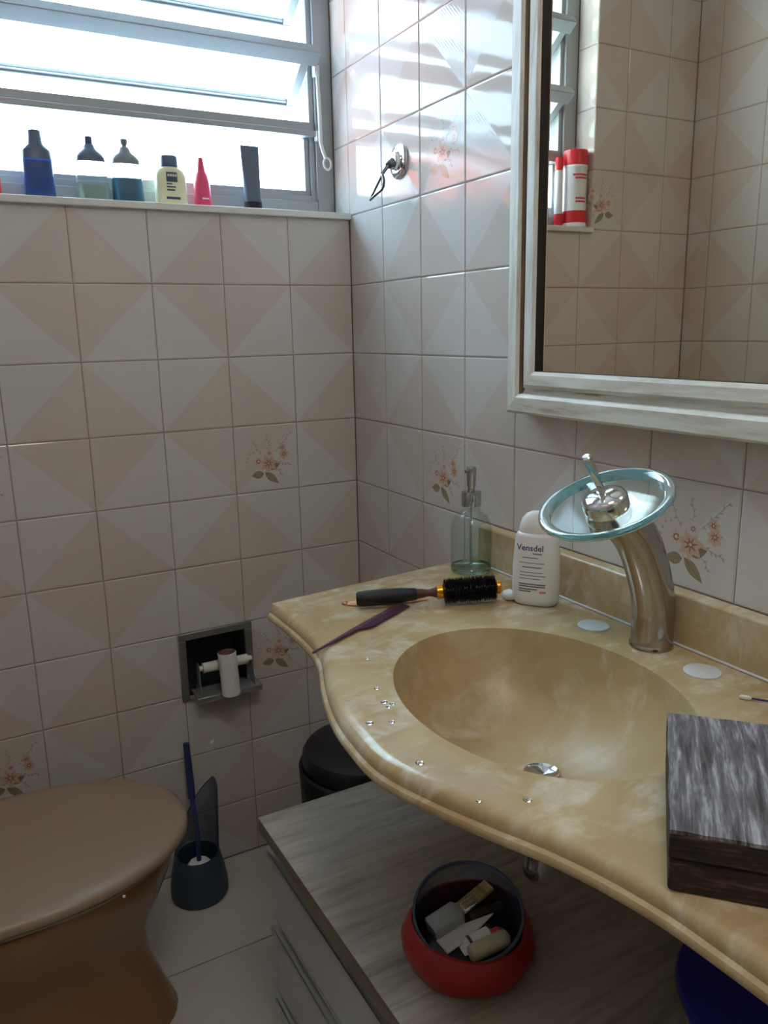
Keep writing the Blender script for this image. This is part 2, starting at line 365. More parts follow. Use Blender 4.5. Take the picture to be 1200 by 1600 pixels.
# printed flower decal: coloured flat shapes on the face of a tile, in tile units 0..1
PINK, ORNG, RUST, OLIV, LEAF, GREY = lin((210, 194, 186)), lin((206, 168, 146)), lin((160, 88, 62)), lin((122, 104, 72)), lin((134, 122, 88)), lin((166, 152, 142))
def flower_mesh():
    v = []; f = []; c = []; lvl = [0]
    def poly(pts, col):
        lvl[0] += 1; z = .00012 + lvl[0] * 2.2e-6; o = len(v)
        v.extend([(x * T, y * T, z) for x, y in pts]); f.append(tuple(range(o, o + len(pts)))); c.append(col)
    def disc(x, y, r, col, n=10): poly([(x + r * math.cos(2 * PI * i / n), y + r * math.sin(2 * PI * i / n)) for i in range(n)], col)
    def leaf(x, y, a, L, w, col, n=6):
        a = math.radians(a); ca, sa = math.cos(a), math.sin(a); up = []; dn = []
        for i in range(n + 1):
            t = i / n; h = w * math.sin(PI * t ** .8) * .5
            up.append((x + ca * L * t - sa * h, y + sa * L * t + ca * h)); dn.append((x + ca * L * t + sa * h, y + sa * L * t - ca * h))
        poly(dn + up[-2:0:-1], col)
    def stem(pts, w, col):
        for (x0, y0), (x1, y1) in zip(pts, pts[1:]):
            d = math.hypot(x1 - x0, y1 - y0); nx, ny = -(y1 - y0) / d * w, (x1 - x0) / d * w
            poly([(x0 - nx, y0 - ny), (x1 - nx, y1 - ny), (x1 + nx, y1 + ny), (x0 + nx, y0 + ny)], col)
    def sprig(pts, k, col, L=.045):
        stem(pts, .004, col)
        for (x0, y0), (x1, y1) in zip(pts, pts[1:]):
            a = math.degrees(math.atan2(y1 - y0, x1 - x0))
            for i in range(k):
                t = (i + .5) / k; leaf(x0 + (x1 - x0) * t, y0 + (y1 - y0) * t, a + 48 * (1 if i % 2 else -1), L, .016, col)
    sprig([(.52, .5), (.66, .62), (.78, .74), (.90, .87)], 3, GREY); sprig([(.5, .55), (.54, .7), (.50, .84)], 3, GREY)
    sprig([(.42, .55), (.34, .66), (.30, .76)], 2, GREY, .04); sprig([(.62, .44), (.76, .40), (.88, .37)], 3, GREY); sprig([(.60, .36), (.70, .28), (.72, .22)], 2, GREY, .04)
    leaf(.44, .27, 186, .20, .12, LEAF); leaf(.46, .29, 318, .29, .11, LEAF); leaf(.52, .33, 22, .2, .10, OLIV); stem([(.44, .27), (.29, .26)], .004, OLIV); stem([(.46, .29), (.65, .12)], .004, OLIV)
    for cx, cy, L, w, k, col, core, r0 in ((.36, .46, .145, .085, 8, PINK, RUST, .036), (.52, .42, .15, .085, 7, ORNG, RUST, .032), (.54, .57, .085, .06, 7, PINK, RUST, .024),
                                     (.75, .64, .07, .055, 6, ORNG, OLIV, .02), (.77, .54, .09, .06, 7, ORNG, RUST, .024)):
        for i in range(k):
            leaf(cx, cy, 360 * i / k + 11, L, w, col)
        for i in range(k): leaf(cx, cy, 360 * i / k + 11, L * .55, w * .22, RUST if col == ORNG else ORNG)
        disc(cx, cy, r0, core); disc(cx, cy, r0 * .5, PINK)
    for x, y in ((.2, .52), (.23, .58), (.29, .6), (.18, .46)): disc(x, y, .014, GREY, 6)
    me = bpy.data.meshes.new('flower_print'); me.from_pydata(v, [], f); me.update()
    ca = me.color_attributes.new('print_colour', 'FLOAT_COLOR', 'CORNER')
    for p, col in zip(me.polygons, c):
        for li in p.loop_indices: ca.data[li].color = col
    me.materials.append(M['print']); return me
FLOWER = flower_mesh()
def tile_wall(parent, O, U, N, ulo, uhi, vlo, vhi, kof, flowers=(), skip=()):
    """cover u in [ulo,uhi], v in [vlo,vhi] (metres from O); kof(i) = grid number of the joint at u = i*T"""
    for i in range(math.floor(ulo / T + 1e-6), math.ceil(uhi / T - 1e-6)):
        for j in range(math.floor(vlo / T + 1e-6), math.ceil(vhi / T - 1e-6)):
            a, b = max(ulo, i * T), min(uhi, (i + 1) * T); c, d = max(vlo, j * T), min(vhi, (j + 1) * T)
            if b - a < .008 or d - c < .008 or (i, j) in skip: continue
            fu = kof(i) % 2 == 0        # odd joint on the left: light corner at u = 0
            fv = (j + 1) % 2 == 0       # joint j+1 (top) even: light corner at the top
            P = Vector(O) + Vector(U) * (i * T) + Vector((0, 0, j * T))
            o = tile(parent, P, U, N, a - i * T, b - i * T, c - j * T, d - j * T, fu, fv, M['tile'])
            if (i, j) in flowers:
                p = put('flower_print', FLOWER, o)
# back wall, u along +x from the corner (joints at -k*T); v rows: row r is j = -(r+1)
tile_wall(wall_back, (0, 0, 0), (1, 0, 0), (0, -1, 0), XL, 0, FZ, 0, lambda i: i,
          flowers={(-2, -4), (-2, -7), (-6, -8), (-6, -4)}, skip={(-3, -7)})
tile_wall(wall_back, (0, 0, 0), (1, 0, 0), (0, -1, 0), XL, WX, 0, CZ, lambda i: i, flowers={(-6, 0)})
tile_wall(wall_back, (0, 0, 0), (1, 0, 0), (0, -1, 0), WX, 0, WZ, CZ, lambda i: i)
# left reveal of the window recess, viewer looks towards -x
tile_wall(wall_back, (WX, 0, 0), (0, 1, 0), (1, 0, 0), 0, .072, 0, WZ, lambda i: i)
# right wall, u along -y
tile_wall(wall_right, (0, 0, 0), (0, -1, 0), (-1, 0, 0), 0, -YF, FZ, CZ, lambda i: i, flowers={(2, -4), (6, -4), (2, 0)})
tile_wall(wall_right, (0, 0, 0), (0, -1, 0), (-1, 0, 0), -.072, 0, 0, WZ, lambda i: i)
# left wall, u along +y, first column cut to half
tile_wall(wall_left, (XL, -.075, 0), (0, 1, 0), (1, 0, 0), YF + .075, .075, FZ, CZ, lambda i: i)
# floor tiles
fx = [-1.158, -.70, -.25, 0.0]; fy = [0, -.295, -.745, -1.195, -1.645, -2.095, YF]
for i in range(3):
    for j in range(6):
        o = MB().box(fx[i] + .0015, fx[i + 1] - .0015, fy[j + 1] + .0015, fy[j] - .0015, FZ - .008, FZ).build('tile', M['floor'], floor, bevel=.001)

# ------------------------------------------------------------------ window
win = tag(bpy.data.objects.new('window_1', None), 'aluminium awning window with tilted glass sashes above the toilet', kind='structure'); COL.objects.link(win)
MB().box(WX, 0, -.010, .082, -.009, .005).build('sill', M['sill'], win, bevel=.002)
fr = MB()
FY0, FY1 = .072, .125
fr.box(-.042, -.0005, FY0, FY1, .005, WZ).box(WX + .001, WX + .042, FY0, FY1, .005, WZ).box(WX + .042, -.042, FY0, FY1, .005, .038).box(WX + .042, -.042, FY0, FY1, WZ - .035, WZ)
fr.build('frame', M['alu'], win, bevel=.0015)
# inner beads of the fixed bottom light and the transom above it
bd = MB(); x0, x1 = WX + .042, -.042
bd.box(x1 - .012, x1, FY0 + .008, FY1 - .008, .038, WZ - .035).box(x0, x0 + .012, FY0 + .008, FY1 - .008, .038, WZ - .035)
bd.box(x1 - .024, x1 - .012, FY0 + .014, FY1 - .012, .052, .172).box(x0 + .012, x0 + .024, FY0 + .014, FY1 - .012, .052, .172)
bd.box(x0 + .012, x1 - .012, FY0 + .008, FY1 - .008, .038, .052).box(x0 + .024, x1 - .024, FY0 + .014, FY1 - .012, .052, .062)
bd.build('bead', M['alu'], win, bevel=.001)
MB().box(x0 - .02, x1 + .01, FY0 - .006, FY1 - .01, .174, .186).box(x0 + .012, x1 - .012, FY0 + .002, FY1 - .02, .186, .204).build('transom', M['alu'], win, bevel=.002)
MB().box(x0 + .02, x1 - .02, .094, .098, .058, .176).build('pane', M['pane'], win, label='clear fixed pane below the sashes')
def sash(z_top):
    """one tilted sash: top rail swung into the room, bottom rail swung out"""
    y0, z0, y1, z1 = .046, z_top, .163, z_top - .085
    d = Vector((0, y1 - y0, z1 - z0)); L = d.length; d.normalize(); nn = Vector((0, -d.z, d.y))
    m = Matrix(((1, 0, 0, 0), (0, d.y, nn.y, y0), (0, d.z, nn.z, z0), (0, 0, 0, 1)))
    a, b = WX + .058, -.060
    q = MB().box(a - .012, b + .018, -.014, .020, -.012, .012).box(a, b, L - .018, L, -.010, .010)
    q.box(a, a + .020, .020, L - .018, -.010, .010).box(b - .020, b, .020, L - .018, -.010, .010)
    q.box(a + .02, b - .02, L - .026, L - .018, -.006, .004)
    s = q.xf(m).build('sash', M['alu'], win, bevel=.0015)
    MB().box(a + .018, b - .018, .018, L - .02, -.0015, .0015).xf(m).build('pane', M['pane'], s)
for zt in (.334, .499, .664): sash(zt)
# operating lever on the right jamb
lv = MB().tube([(-.040, .068, .31), (-.040, .060, .30), (-.039, .058, .26)], .004).tube([(-.0395, .057, .262), (-.0385, .056, .21), (-.038, .057, .158)], .0045)
lv.tube([(-.0385, .057, .160), (-.034, .055, .142), (-.028, .054, .127)], .004)
lv.tube([(-.0245 + .009 * math.cos(t), .054, .1165 + .0125 * math.sin(t)) for t in [2 * PI * i / 20 for i in range(21)]], .0026, 8)
lv.box(-.045, -.034, .060, .075, .296, .318).box(-.045, -.034, .060, .075, .165, .185)
lv.build('lever', M['white_metal'], win)
# beyond the window: a sunlit roof of terracotta tiles
rf = MB(); nx = 34
for i in range(nx):
    xa = -2.2 - i * .16; pts = [(xa - .16 * t / 6, .05 * math.sin(PI * t / 6)) for t in range(7)]
    rf.loft([[(x, 2.5, .10 + h) for x, h in pts], [(x, 4.1, 1.05 + h) for x, h in pts]], cap=False, closed=False)
rf.box(-7.7, -2.2, 2.6, 4.1, -1.5, .02)
tag(rf.build('neighbour_roof', M['roof']), 'sunlit terracotta tiled roof outside the window, seen only in reflections', 'roof')

cl_ = thing('fill_lamp', 'round white flush fixture added out of view for the ceiling fill light', 'lamp', (-.62, -1.62, CZ))  # added unseen fixture that houses the ceiling fill
MB().lathe([(.215, -.001), (.22, -.006), (.22, -.03), (.215, -.036)], 48).build('base_ring', M['white_plastic'], cl_)
MB().lathe([(.213, -.0365), (.2, -.043), (.15, -.049), (.05, -.052), (0, -.052)], 48).build('diffuser', M['white_plastic'], cl_)
# ------------------------------------------------------------------ framed mirror
FX = -.046; ya, yb, za, zb = -.633, -1.42, -.384, .62    # outer rectangle
mir = thing('framed_mirror', 'wall mirror in a wide distressed white wooden frame above the sink', 'mirror', (0, (ya + yb) / 2, za))
P_ = [(0, -.001), (0, .042), (.004, .046), (.026, .048), (.031, .044), (.032, .037), (.040, .038), (.042, .044), (.047, .047), (.062, .047), (.067, .045), (.0675, .043), (.069, .031), (.069, -.001)]
def member(side):
    R = []
    for d, h in P_:
        a, b, c, e = ya - d, yb + d, za + d, zb - d
        ends = {'l': ((-h, a, c), (-h, a, e)), 'r': ((-h, b, c), (-h, b, e)), 'b': ((-h, a, c), (-h, b, c)), 't': ((-h, a, e), (-h, b, e))}[side]
        R.append(ends)
    n = len(R); v = [p for r in R for p in r]
    f = [(2 * i, 2 * i + 1, 2 * i + 3, 2 * i + 2) for i in range(n - 1)] + [tuple(2 * i for i in range(n)), tuple(2 * i + 1 for i in range(n - 1, -1, -1))]
    o = MB().add([(x, y - mir.location.y, z - mir.location.z) for x, y, z in v], f)
    ob = o.build('frame_rail', [M['frame_v' if side in 'lr' else 'frame_h'], M['groove']], mir, ang=20)
    ob.data.materials.append(M['rebate'])
    for i in ((4, 5, 6) if side in 'lr' else ()): ob.data.polygons[i].material_index = 1
    for i in (11, 12): ob.data.polygons[i].material_index = 2
for s_ in 'lrbt': member(s_)
gl = MB().box(-.0345, -.0325, yb + .060 - mir.location.y, ya - .060 - mir.location.y, .060, zb - za - .060)
MIRROR_TILT = 0.0
gl.build('mirror_glass', M['mirror'], mir)

# ------------------------------------------------------------------ countertop with moulded basin
CT = -.67
front = [(-.431, -.536), (-.4305, -.62), (-.4345, -.70), (-.4445, -.757), (-.4555, -.787), (-.474, -.834), (-.491, -.885), (-.503, -.935), (-.509, -.985), (-.511, -1.025),
         (-.506, -1.06), (-.492, -1.106), (-.470, -1.163), (-.455, -1.197), (-.443, -1.226), (-.431, -1.263), (-.423, -1.297), (-.4175, -1.33), (-.415, -1.363), (-.413, -1.403), (-.411, -1.46), (-.410, -1.56)]
fs = [tuple(p) for p in smooth([(x, y, 0) for x, y in front], 5)]
outline = [(x, y, 1) for x, y, _ in fs] + [(-.410, -1.5605, 0), (-.0008, -1.56, 0), (-.0008, -.495, 0), (-.43, -.5358, 0)]
ec = Vector((-.2757, -.9941)); ea, eb, erot = .2066, .1584, math.atan2(-.9959, -.0904)
def ell(th, k=1.0):
    """point of the basin rim at world angle th seen from its centre"""
    t = th - erot; r = 1 / math.sqrt((math.cos(t) / ea) ** 2 + (math.sin(t) / eb) ** 2)
    return (ec.x + k * r * math.cos(th), ec.y + k * r * math.sin(th))
def ray_out(th):
    dx, dy = math.cos(th), math.sin(th); best = None
    n = len(outline)
    for i in range(n):
        (x0, y0, a), (x1, y1, b) = outline[i], outline[(i + 1) % n]
        x0 -= ec.x; y0 -= ec.y; x1 -= ec.x; y1 -= ec.y
        den = dx * (y1 - y0) - dy * (x1 - x0)
        if abs(den) < 1e-12: continue
        t = (x0 * (y1 - y0) - y0 * (x1 - x0)) / den; s = (x0 * dy - y0 * dx) / den
        if t > 0 and -1e-9 <= s <= 1 + 1e-9 and (best is None or t < best[0]):
            nx_, ny_ = (y1 - y0), -(x1 - x0); L = math.hypot(nx_, ny_)
            best = (t, a and b, (-abs(nx_) / L, ny_ / L * sg(-nx_)) if L else (0, 0))
    return best
ths = sorted(set([2 * PI * i / 180 - PI for i in range(180)] + [math.atan2(y - ec.y, x - ec.x) for x, y, _ in outline]))
rings = []; outer = []; nrm_ = []
for th in ths:
    t, isf, nn = ray_out(th); outer.append((ec.x + t * math.cos(th), ec.y + t * math.sin(th))); nrm_.append(nn if isf else (0, 0))
# average the normals along the front so the moulding runs smoothly
sm = []
for i in range(len(ths)):
    if nrm_[i] == (0, 0): sm.append((0, 0)); continue
    a = [nrm_[(i + k) % len(ths)] for k in (-2, -1, 0, 1, 2)]; a = [q for q in a if q != (0, 0)]
    x, y = sum(q[0] for q in a), sum(q[1] for q in a); L = math.hypot(x, y); sm.append((x / L, y / L))
prof = [(-.020, -.0270), (.0040, -.0270), (.0068, -.0262), (.0083, -.0238), (.0084, -.0205), (.0070, -.0175), (.0046, -.0160), (.0031, -.0152), (.0029, -.0115), (.0018, -.0075), (-.0004, -.0042), (-.0040, -.0019), (-.0085, -.0006), (-.0130, 0)]
def fd(off, x, y):      # the roll-over dies out towards the two square ends of the moulding
    return 1 if off > 0 else min(1, max(0, (-.536 - y) / .07)) * min(1, max(0, (y + 1.56) / .05))
for off, dz in prof:
    rings.append([(x + nx_ * off * fd(off, x, y), y + ny_ * off * fd(off, x, y), CT + dz) for (x, y), (nx_, ny_) in zip(outer, sm)])
for k in (.60, .30):
    rings.append([(ell(th)[0] * (1 - k) + x * k, ell(th)[1] * (1 - k) + y * k, CT) for th, (x, y) in zip(ths, outer)])
rings.append([ell(th, 1.03) + (CT,) for th in ths]); rings.append([ell(th, 1.008) + (CT - .0005,) for th in ths])
slab_r = list(rings); rings = [rings[-1]]
DEPTH = .134
drc = Vector((-.247, -.978))
def bowl(k, sh=0, dz=0):
    z = CT - .004 - (DEPTH - .004) * (1 - k ** 2.3) ** (1 / 1.75) - dz; w = (1 - k) ** 1.5
    return [((ell(th, k + sh)[0]) + (drc.x - ec.x) * w, (ell(th, k + sh)[1]) + (drc.y - ec.y) * w, z) for th in ths]
for k in (.999, .99, .975, .95, .9, .83, .75, .65, .54, .43, .32, .22, .13): rings.append(bowl(k))
low = bowl(.13)
rings.append([(drc.x + .020 * math.cos(th), drc.y + .020 * math.sin(th), CT - DEPTH + .0005) for th in ths])
rings.append([(drc.x + .020 * math.cos(th), drc.y + .020 * math.sin(th), CT - DEPTH - .013) for th in ths])
for k in (.22, .43, .65, .83, .95): rings.append(bowl(k, .06, .013))
rings.append([ell(th, 1.06) + (CT - .027,) for th in ths])
slab_r.append(slab_r[0])
top = thing('countertop', 'honey coloured stone countertop with curved front and moulded oval basin', 'countertop', (-.25, -1.0, CT - .027))
tl = top.location
def rel(mb, o): mb.v = [(x - o.location.x, y - o.location.y, z - o.location.z) for x, y, z in mb.v]; return mb
under = [[ell(th, 1.06) + (CT - .027,) for th in ths], slab_r[0]]
rel(MB().loft(slab_r[:-1], cap=False).loft(under, cap=False), top).build('slab', M['stone'], top, ang=32)
rel(MB().loft(rings, cap=False), top).build('basin', M['stone_matt'], top, ang=32, label='moulded oval basin, duller than the top')
bs = MB(); BX = -.027
bs.prism([(-.0008, -.520), (BX, -.533), (BX, -1.56), (-.0008, -1.56)], CT + .0005, -.5985)
tag(bs.build('backsplash', M['stone'], bevel=.003), 'honey coloured stone upstand along the wall behind the tap', 'backsplash')
MB().prism([(BX + .001, -.5345), (BX - .0035, -.536), (BX - .003, -1.555), (BX + .001, -1.555)], CT + .0004, CT + .0032).build('sealant', M['white_disc'], bpy.data.objects['backsplash'], bevel=.001, label='thin white sealant line at the foot')
dn = MB().lathe([(.0, -.006), (.008, -.006), (.009, -.003), (.018, -.001), (.0225, .0015), (.0235, .003), (.022, .0035), (.018, .001), (.0, -.001)], 28, (drc.x, drc.y, CT - DEPTH + .003), cap=False)
rel(dn, top).build('drain', M['chrome'], top)
for cx, cy in ((-.0725, -.879), (-.070, -1.066)):
    q = MB().lathe([(.0, .0004), (.023, .0004), (.0225, .0018), (.019, .0022), (.0, .0024)], 32, (cx, cy, CT), cap=False)
    rel(q, top).build('tap_hole_plug', M['white_disc'], top, label='white round plug over an unused tap hole')
# chrome bottle trap under the basin
tp = thing('bottle_trap', 'chrome bottle trap hanging under the basin', 'drain trap', (-.252, -.985, -.945))
MB().lathe([(0, 0), (.012, .001), (.021, .006), (.0265, .015), (.027, .03), (.027, .06), (.0285, .062), (.0285, .075), (.024, .078), (.014, .08), (.014, .128)], 28).build('trap_body', M['trap'], tp)
MB().tube([(.02, 0, .055), (.10, 0, .055), (.2505, 0, .055)], .013, 16).build('outlet_pipe', M['chrome'], tp)

# ------------------------------------------------------------------ waterfall tap
tap = thing('tap', 'chrome waterfall tap with tilted round glass spout plate on the countertop', 'tap', (-.057, -.972, CT + .0003))
axis = smooth([(0, 0, 0), (.001, 0, .03), (0, 0, .058), (-.013, 0, .104), (-.038, 0, .155), (-.076, 0, .194)], 5)
body = MB().tube(axis, [.0275 + .0015 * (i / len(axis)) for i in range(len(axis))], 32)
body.lathe([(.029, 0), (.029, .004), (.0275, .006)], 32)
body.build('tap_body', M['brushed'], tap)
dc = Vector((-.151 + .057, 0, -.4636 - CT)); dm = frame_to(dc, (-math.sin(math.radians(22.5)), 0, math.cos(math.radians(22.5))), (0, 1, 0))
MB().lathe([(.012, .0012), (.0705, .0012), (.0705, -.0056), (.012, -.0056)], 64, cap=False).xf(dm).build('glass_plate', M['plate'], tap, ang=30)
MB().lathe([(.0705, -.0058), (.0705, .0014), (.0722, .0028), (.0765, .0050), (.0805, .0056), (.0838, .0046), (.085, .0022), (.0845, -.0005), (.080, -.0046), (.0735, -.0060), (.0705, -.0058)], 64, cap=False).xf(dm).build('glass_rim', M['disc_glass'], tap, ang=50, label='bevelled aqua edge of the glass plate')
hb = MB().lathe([(.026, -.016), (.028, -.010), (.0285, .0005), (.0285, .004), (.0285, .0075), (.027, .011), (.021, .0145), (.012, .0165), (.0, .017)], 36).xf(dm @ Matrix.Translation((.0, 0, .0)))
hb.build('hub', M['chrome'], tap)
MB().lathe([(.0282, -.030), (.0288, -.012), (.0284, -.010)], 32).xf(dm).build('neck_ring', M['brushed'], tap)
l0 = dm @ Vector((0, 0, .015)); l1 = Vector((-.181 + .057 - .006, 0, -.4005 - CT))
MB().tube([l0, l0.lerp(l1, .3), l0.lerp(l1, .8), l0.lerp(l1, .97), l1], [.0045, .0045, .0062, .0066, .0045], 14).build('lever', M['chrome'], tap)

# ------------------------------------------------------------------ things on the countertop
# soap dispenser
sd = thing('soap_dispenser', 'empty clear glass soap bottle with a chrome pump, back corner of the countertop', 'soap dispenser', (-.0658, -.566, CT + .0003), math.radians(205))
gp = [(0, 0), (.032, 0), (.0355, .003), (.0365, .010), (.0365, .078), (.0345, .090), (.029, .101), (.020, .108), (.0155, .112), (.0150, .120)]
MB().lathe(gp + [(.0130, .120), (.0135, .111), (.019, .1045), (.027, .098), (.0325, .088), (.0345, .078), (.0345, .012), (.031, .008), (0, .0075)], 40, cap=False).build('glass_bottle', M['bottle_glass'], sd)
MB().lathe([(0, .0005), (.031, .0008), (.0345, .004), (.0352, .010), (.0340, .0118), (0, .0076)], 40, cap=False).build('thick_base', M['glass_green'], sd, label='greenish thick glass base')
pm = MB().lathe([(.0145, .119), (.017, .1195), (.0172, .122), (.0172, .142), (.0165, .1445), (.006, .146), (.006, .150), (.0075, .155), (.0085, .176), (.0088, .1845), (.0075, .1875), (0, .188)], 32)
pm.tube([(.004, 0, .183), (.012, 0, .1836), (.020, 0, .182)], [.0035, .003, .0026], 10); pm.build('pump', M['pump'], sd)
MB().tube([(0, 0, .012), (.002, 0, .06), (0, 0, .118)], .0022, 8).build('dip_tube', M['frost'], sd)

# lotion bottle with printed front
def text_mesh(body, size, mat_, parent, to3d, name='print'):
    cu = bpy.data.curves.new('t', 'FONT'); cu.body = body; cu.size = size; cu.resolution_u = 2; cu.offset = .00025
    ob = bpy.data.objects.new('t', cu); COL.objects.link(ob)
    dg = bpy.context.evaluated_depsgraph_get(); me = bpy.data.meshes.new_from_object(ob.evaluated_get(dg))
    bpy.data.objects.remove(ob); me.name = name
    for v in me.vertices: v.co = to3d(v.co.x, v.co.y)
    me.materials.clear(); me.materials.append(mat_); return put(name, me, parent)
lo = thing('lotion_bottle', 'white oval lotion bottle with rounded cap and printed front, beside the tap', 'bottle', (-.080, -.760, CT), math.radians(-52))
LA, LB = .0365, .0195
lprof = [(0, .026, .012, 2.6), (.002, .031, .0155, 2.6), (.007, .0345, .0185, 2.6), (.018, LA, LB, 2.6), (.060, .0365, .0195, 2.6), (.095, .034, .0195, 2.6), (.1095, .0325, .0185, 2.6), (.114, .0305, .017, 2.6), (.1155, .028, .0155, 2.6)]
MB().sup(lprof, 48).build('bottle_body', M['white_plastic'], lo)
MB().sup([(.1156, .0268, .0150, 2.4), (.1168, .0274, .0155, 2.4), (.128, .0262, .0150, 2.3), (.138, .0225, .0135, 2.2), (.1445, .0165, .0105, 2.1), (.1478, .009, .006, 2), (.1488, .001, .001, 2)], 40).build('cap', M['white_plastic'], lo)
def on_bottle(x, y):      # x across the front, y height
    h = min(1, abs(x) / .0372); b = .0195 if y < .095 else .0192
    return Vector((x, -(b * (1 - h ** 2.6) ** (1 / 2.6)) - .0002, y))
text_mesh('Vensdel', .0132, M['label_dark'], lo, lambda x, y: on_bottle(x - .0275, y + .090))
ln = MB(); lp = MB(); lg = MB()
def strip(mb, x0, x1, z, h, n=8):
    P = [on_bottle(x0 + (x1 - x0) * i / n, z + dz) for dz in (0, h) for i in range(n + 1)]
    mb.add(P, [(i, i + 1, n + 2 + i, n + 1 + i) for i in range(n)])
for x0, x1, z, h in ((-.002, .012, .0845, .0022), (-.018, .006, .078, .0016), (-.024, .016, .070, .0012), (-.018, .012, .063, .0018), (-.022, .014, .055, .0012), (-.022, .018, .050, .0012), (-.022, .010, .045, .0012)): strip(ln, x0, x1, z, h)
for x0, x1, z in ((-.023, .018, .036), (-.023, .018, .0325), (-.023, .006, .028), (-.023, -.004, .0245)): strip(lg, x0, x1, z, .0017)
strip(lp, .009, .019, .0235, .003)
tag(ln.build('print', M['label_grey'], lo), kind='stuff'); tag(lg.build('print', M['label_dark'], lo), kind='stuff'); lp.build('print', M['label_pink'], lo)

# round hair brush
A = Vector((-.3285, -.631, 0)); B = Vector((-.1235, -.7245, 0)); bd_ = (B - A); BL = bd_.length
hbz = math.atan2(bd_.y, bd_.x)
hb_ = thing('hair_brush', 'round black bristle hair brush with black handle and gold bands, lying on the countertop', 'hairbrush', (A.x, A.y, CT), hbz)
RB = .021; tilt = Matrix.Translation((0, 0, .0158)) @ Matrix.Rotation(-math.atan2(RB - .0138, BL * .75), 4, 'Y') @ Matrix.Rotation(PI / 2, 4, 'Y')
def along(prof, n=24): return MB().lathe(prof, n).xf(tilt)
k = BL / .225
along([(0, 0), (.009, .0005), (.0112, .004), (.0122, .02), (.0124, .045), (.0115, .07), (.0094, .0925), (.0084, .0945)]).build('handle', M['rubber'], hb_)
along([(.0082, .0945), (.0072, .104), (.0054, .113), (.0066, .119), (.0088, .1255)]).build('wooden_neck', M['brown_wood'], hb_)
along([(.0088, .1255), (.0108, .1262), (.0112, .131), (.0112, .135), (.010, .1365)]).build('ferrule', M['gold'], hb_)
along([(.010, .1365), (.0115, .137), (.0115, .219), (.010, .2195)]).build('barrel', M['black'], hb_)
along([(.009, .2195), (.0105, .2205), (.0108, .2255), (.009, .2275), (0, .228)]).build('end_cap', M['gold'], hb_)
br = MB()
for i in range(26):
    for j in range(40):
        a = 2 * PI * (j + .5 * (i % 2)) / 40 + random.uniform(-.05, .05); z = .1395 + .0775 * i / 25 + random.uniform(-.001, .001); r = RB + random.uniform(-.0016, .0012)
        ca, sa = math.cos(a), math.sin(a); w = .0011
        br.add([(.011 * ca - w * sa, .011 * sa + w * ca, z - w), (.011 * ca + w * sa, .011 * sa - w * ca, z - w), (.011 * ca, .011 * sa, z + w * 1.4), (r * ca, r * sa, z + random.uniform(-.0008, .0008))],
               [(0, 1, 3), (1, 2, 3), (2, 0, 3)])
tag(br.xf(tilt).build('bristles', M['bristle'], hb_), kind='stuff')

# tail comb
c0, c1, c2 = Vector((-.4586, -.7676)), Vector((-.3700, -.7200)), Vector((-.262, -.664))
cd = (c2 - c0).normalized(); cm = thing('tail_comb', 'purple tail comb under the hair brush, its tail pointing over the counter edge', 'comb', (c0.x, c0.y, CT), math.atan2(cd.y, cd.x))
q = MB(); sp_ = [(0, .0012), (.03, .0022), (.07, .0030), (.092, .0040), (.102, .0045), (.112, .0045), (.222, .0045), (.226, .003)]
q.loft([[(x, .006 + w, .0018), (x, .006 - w * (1 if x < .1 else .9), .0018), (x, .006 - w, .0052), (x, .006 + w, .0052)] for x, w in sp_])
q.build('spine', M['purple'], cm, bevel=.0008)
tt = MB()
for i in range(46):
    x = .104 + i * .0026; L = .0125 * min(1, (i + 3) / 9); tt.box(x, x + .0017, .0025 - L, .003, .0022, .0046)
tt.build('teeth', M['purple'], cm)
# peach clip under the brush
pc = thing('hair_clip', 'small peach plastic hair clip half hidden under the brush handle', 'hair clip', (-.272, -.631, CT), math.radians(-20))
MB().sup([(0, .064, .012, 2.2), (.002, .066, .0135, 2.2), (.0045, .062, .0115, 2.2), (.0055, .052, .007, 2)], 40).build('upper_jaw', M['peach'], pc)
MB().tube([(-.066, 0, .0025), (-.071, .004, .003), (-.071, .010, .003), (-.064, .011, .0025)], .0022, 8).build('finger_tab', M['peach'], pc)
# cotton ball
cb = MB(); rr = []
for i in range(1, 8):
    ph = PI * i / 8; rr.append((math.sin(ph) * .0115, .0085 - math.cos(ph) * .0085))
cb.lathe([(0.0005, 0)] + rr + [(0.0005, .017)], 20); cb.v = [(x * (1 + .12 * math.sin(9 * y * 60 + z * 300)), y * (1 + .1 * math.sin(x * 700)), z) for x, y, z in cb.v]
tag(cb.build('cotton_ball', M['cotton'], None, loc=(-.104, -.724, CT)), 'small white cotton ball between hair brush and lotion bottle', 'cotton ball')
# cotton swab at the right edge
s0, s1 = Vector((-.0945, -1.1372, CT + .003)), Vector((-.052, -1.197, CT + .003)); sdir = s1 - s0
sw = thing('cotton_swab', 'cotton swab with a dark blue stick beside the wooden box', 'cotton swab', (s0.x, s0.y, CT), math.atan2(sdir.y, sdir.x))
MB().tube([(.006, 0, .003), (.067, 0, .003)], .0012, 8).build('stick', M['blue_handle'], sw)
for xx in (0, .062): MB().tube([(xx, 0, .003), (xx + .002, 0, .003), (xx + .005, 0, .003), (xx + .011, 0, .003), (xx + .0135, 0, .003)], [.0008, .0026, .0029, .0024, .001], 10).build('cotton_tip', M['cotton'], sw)
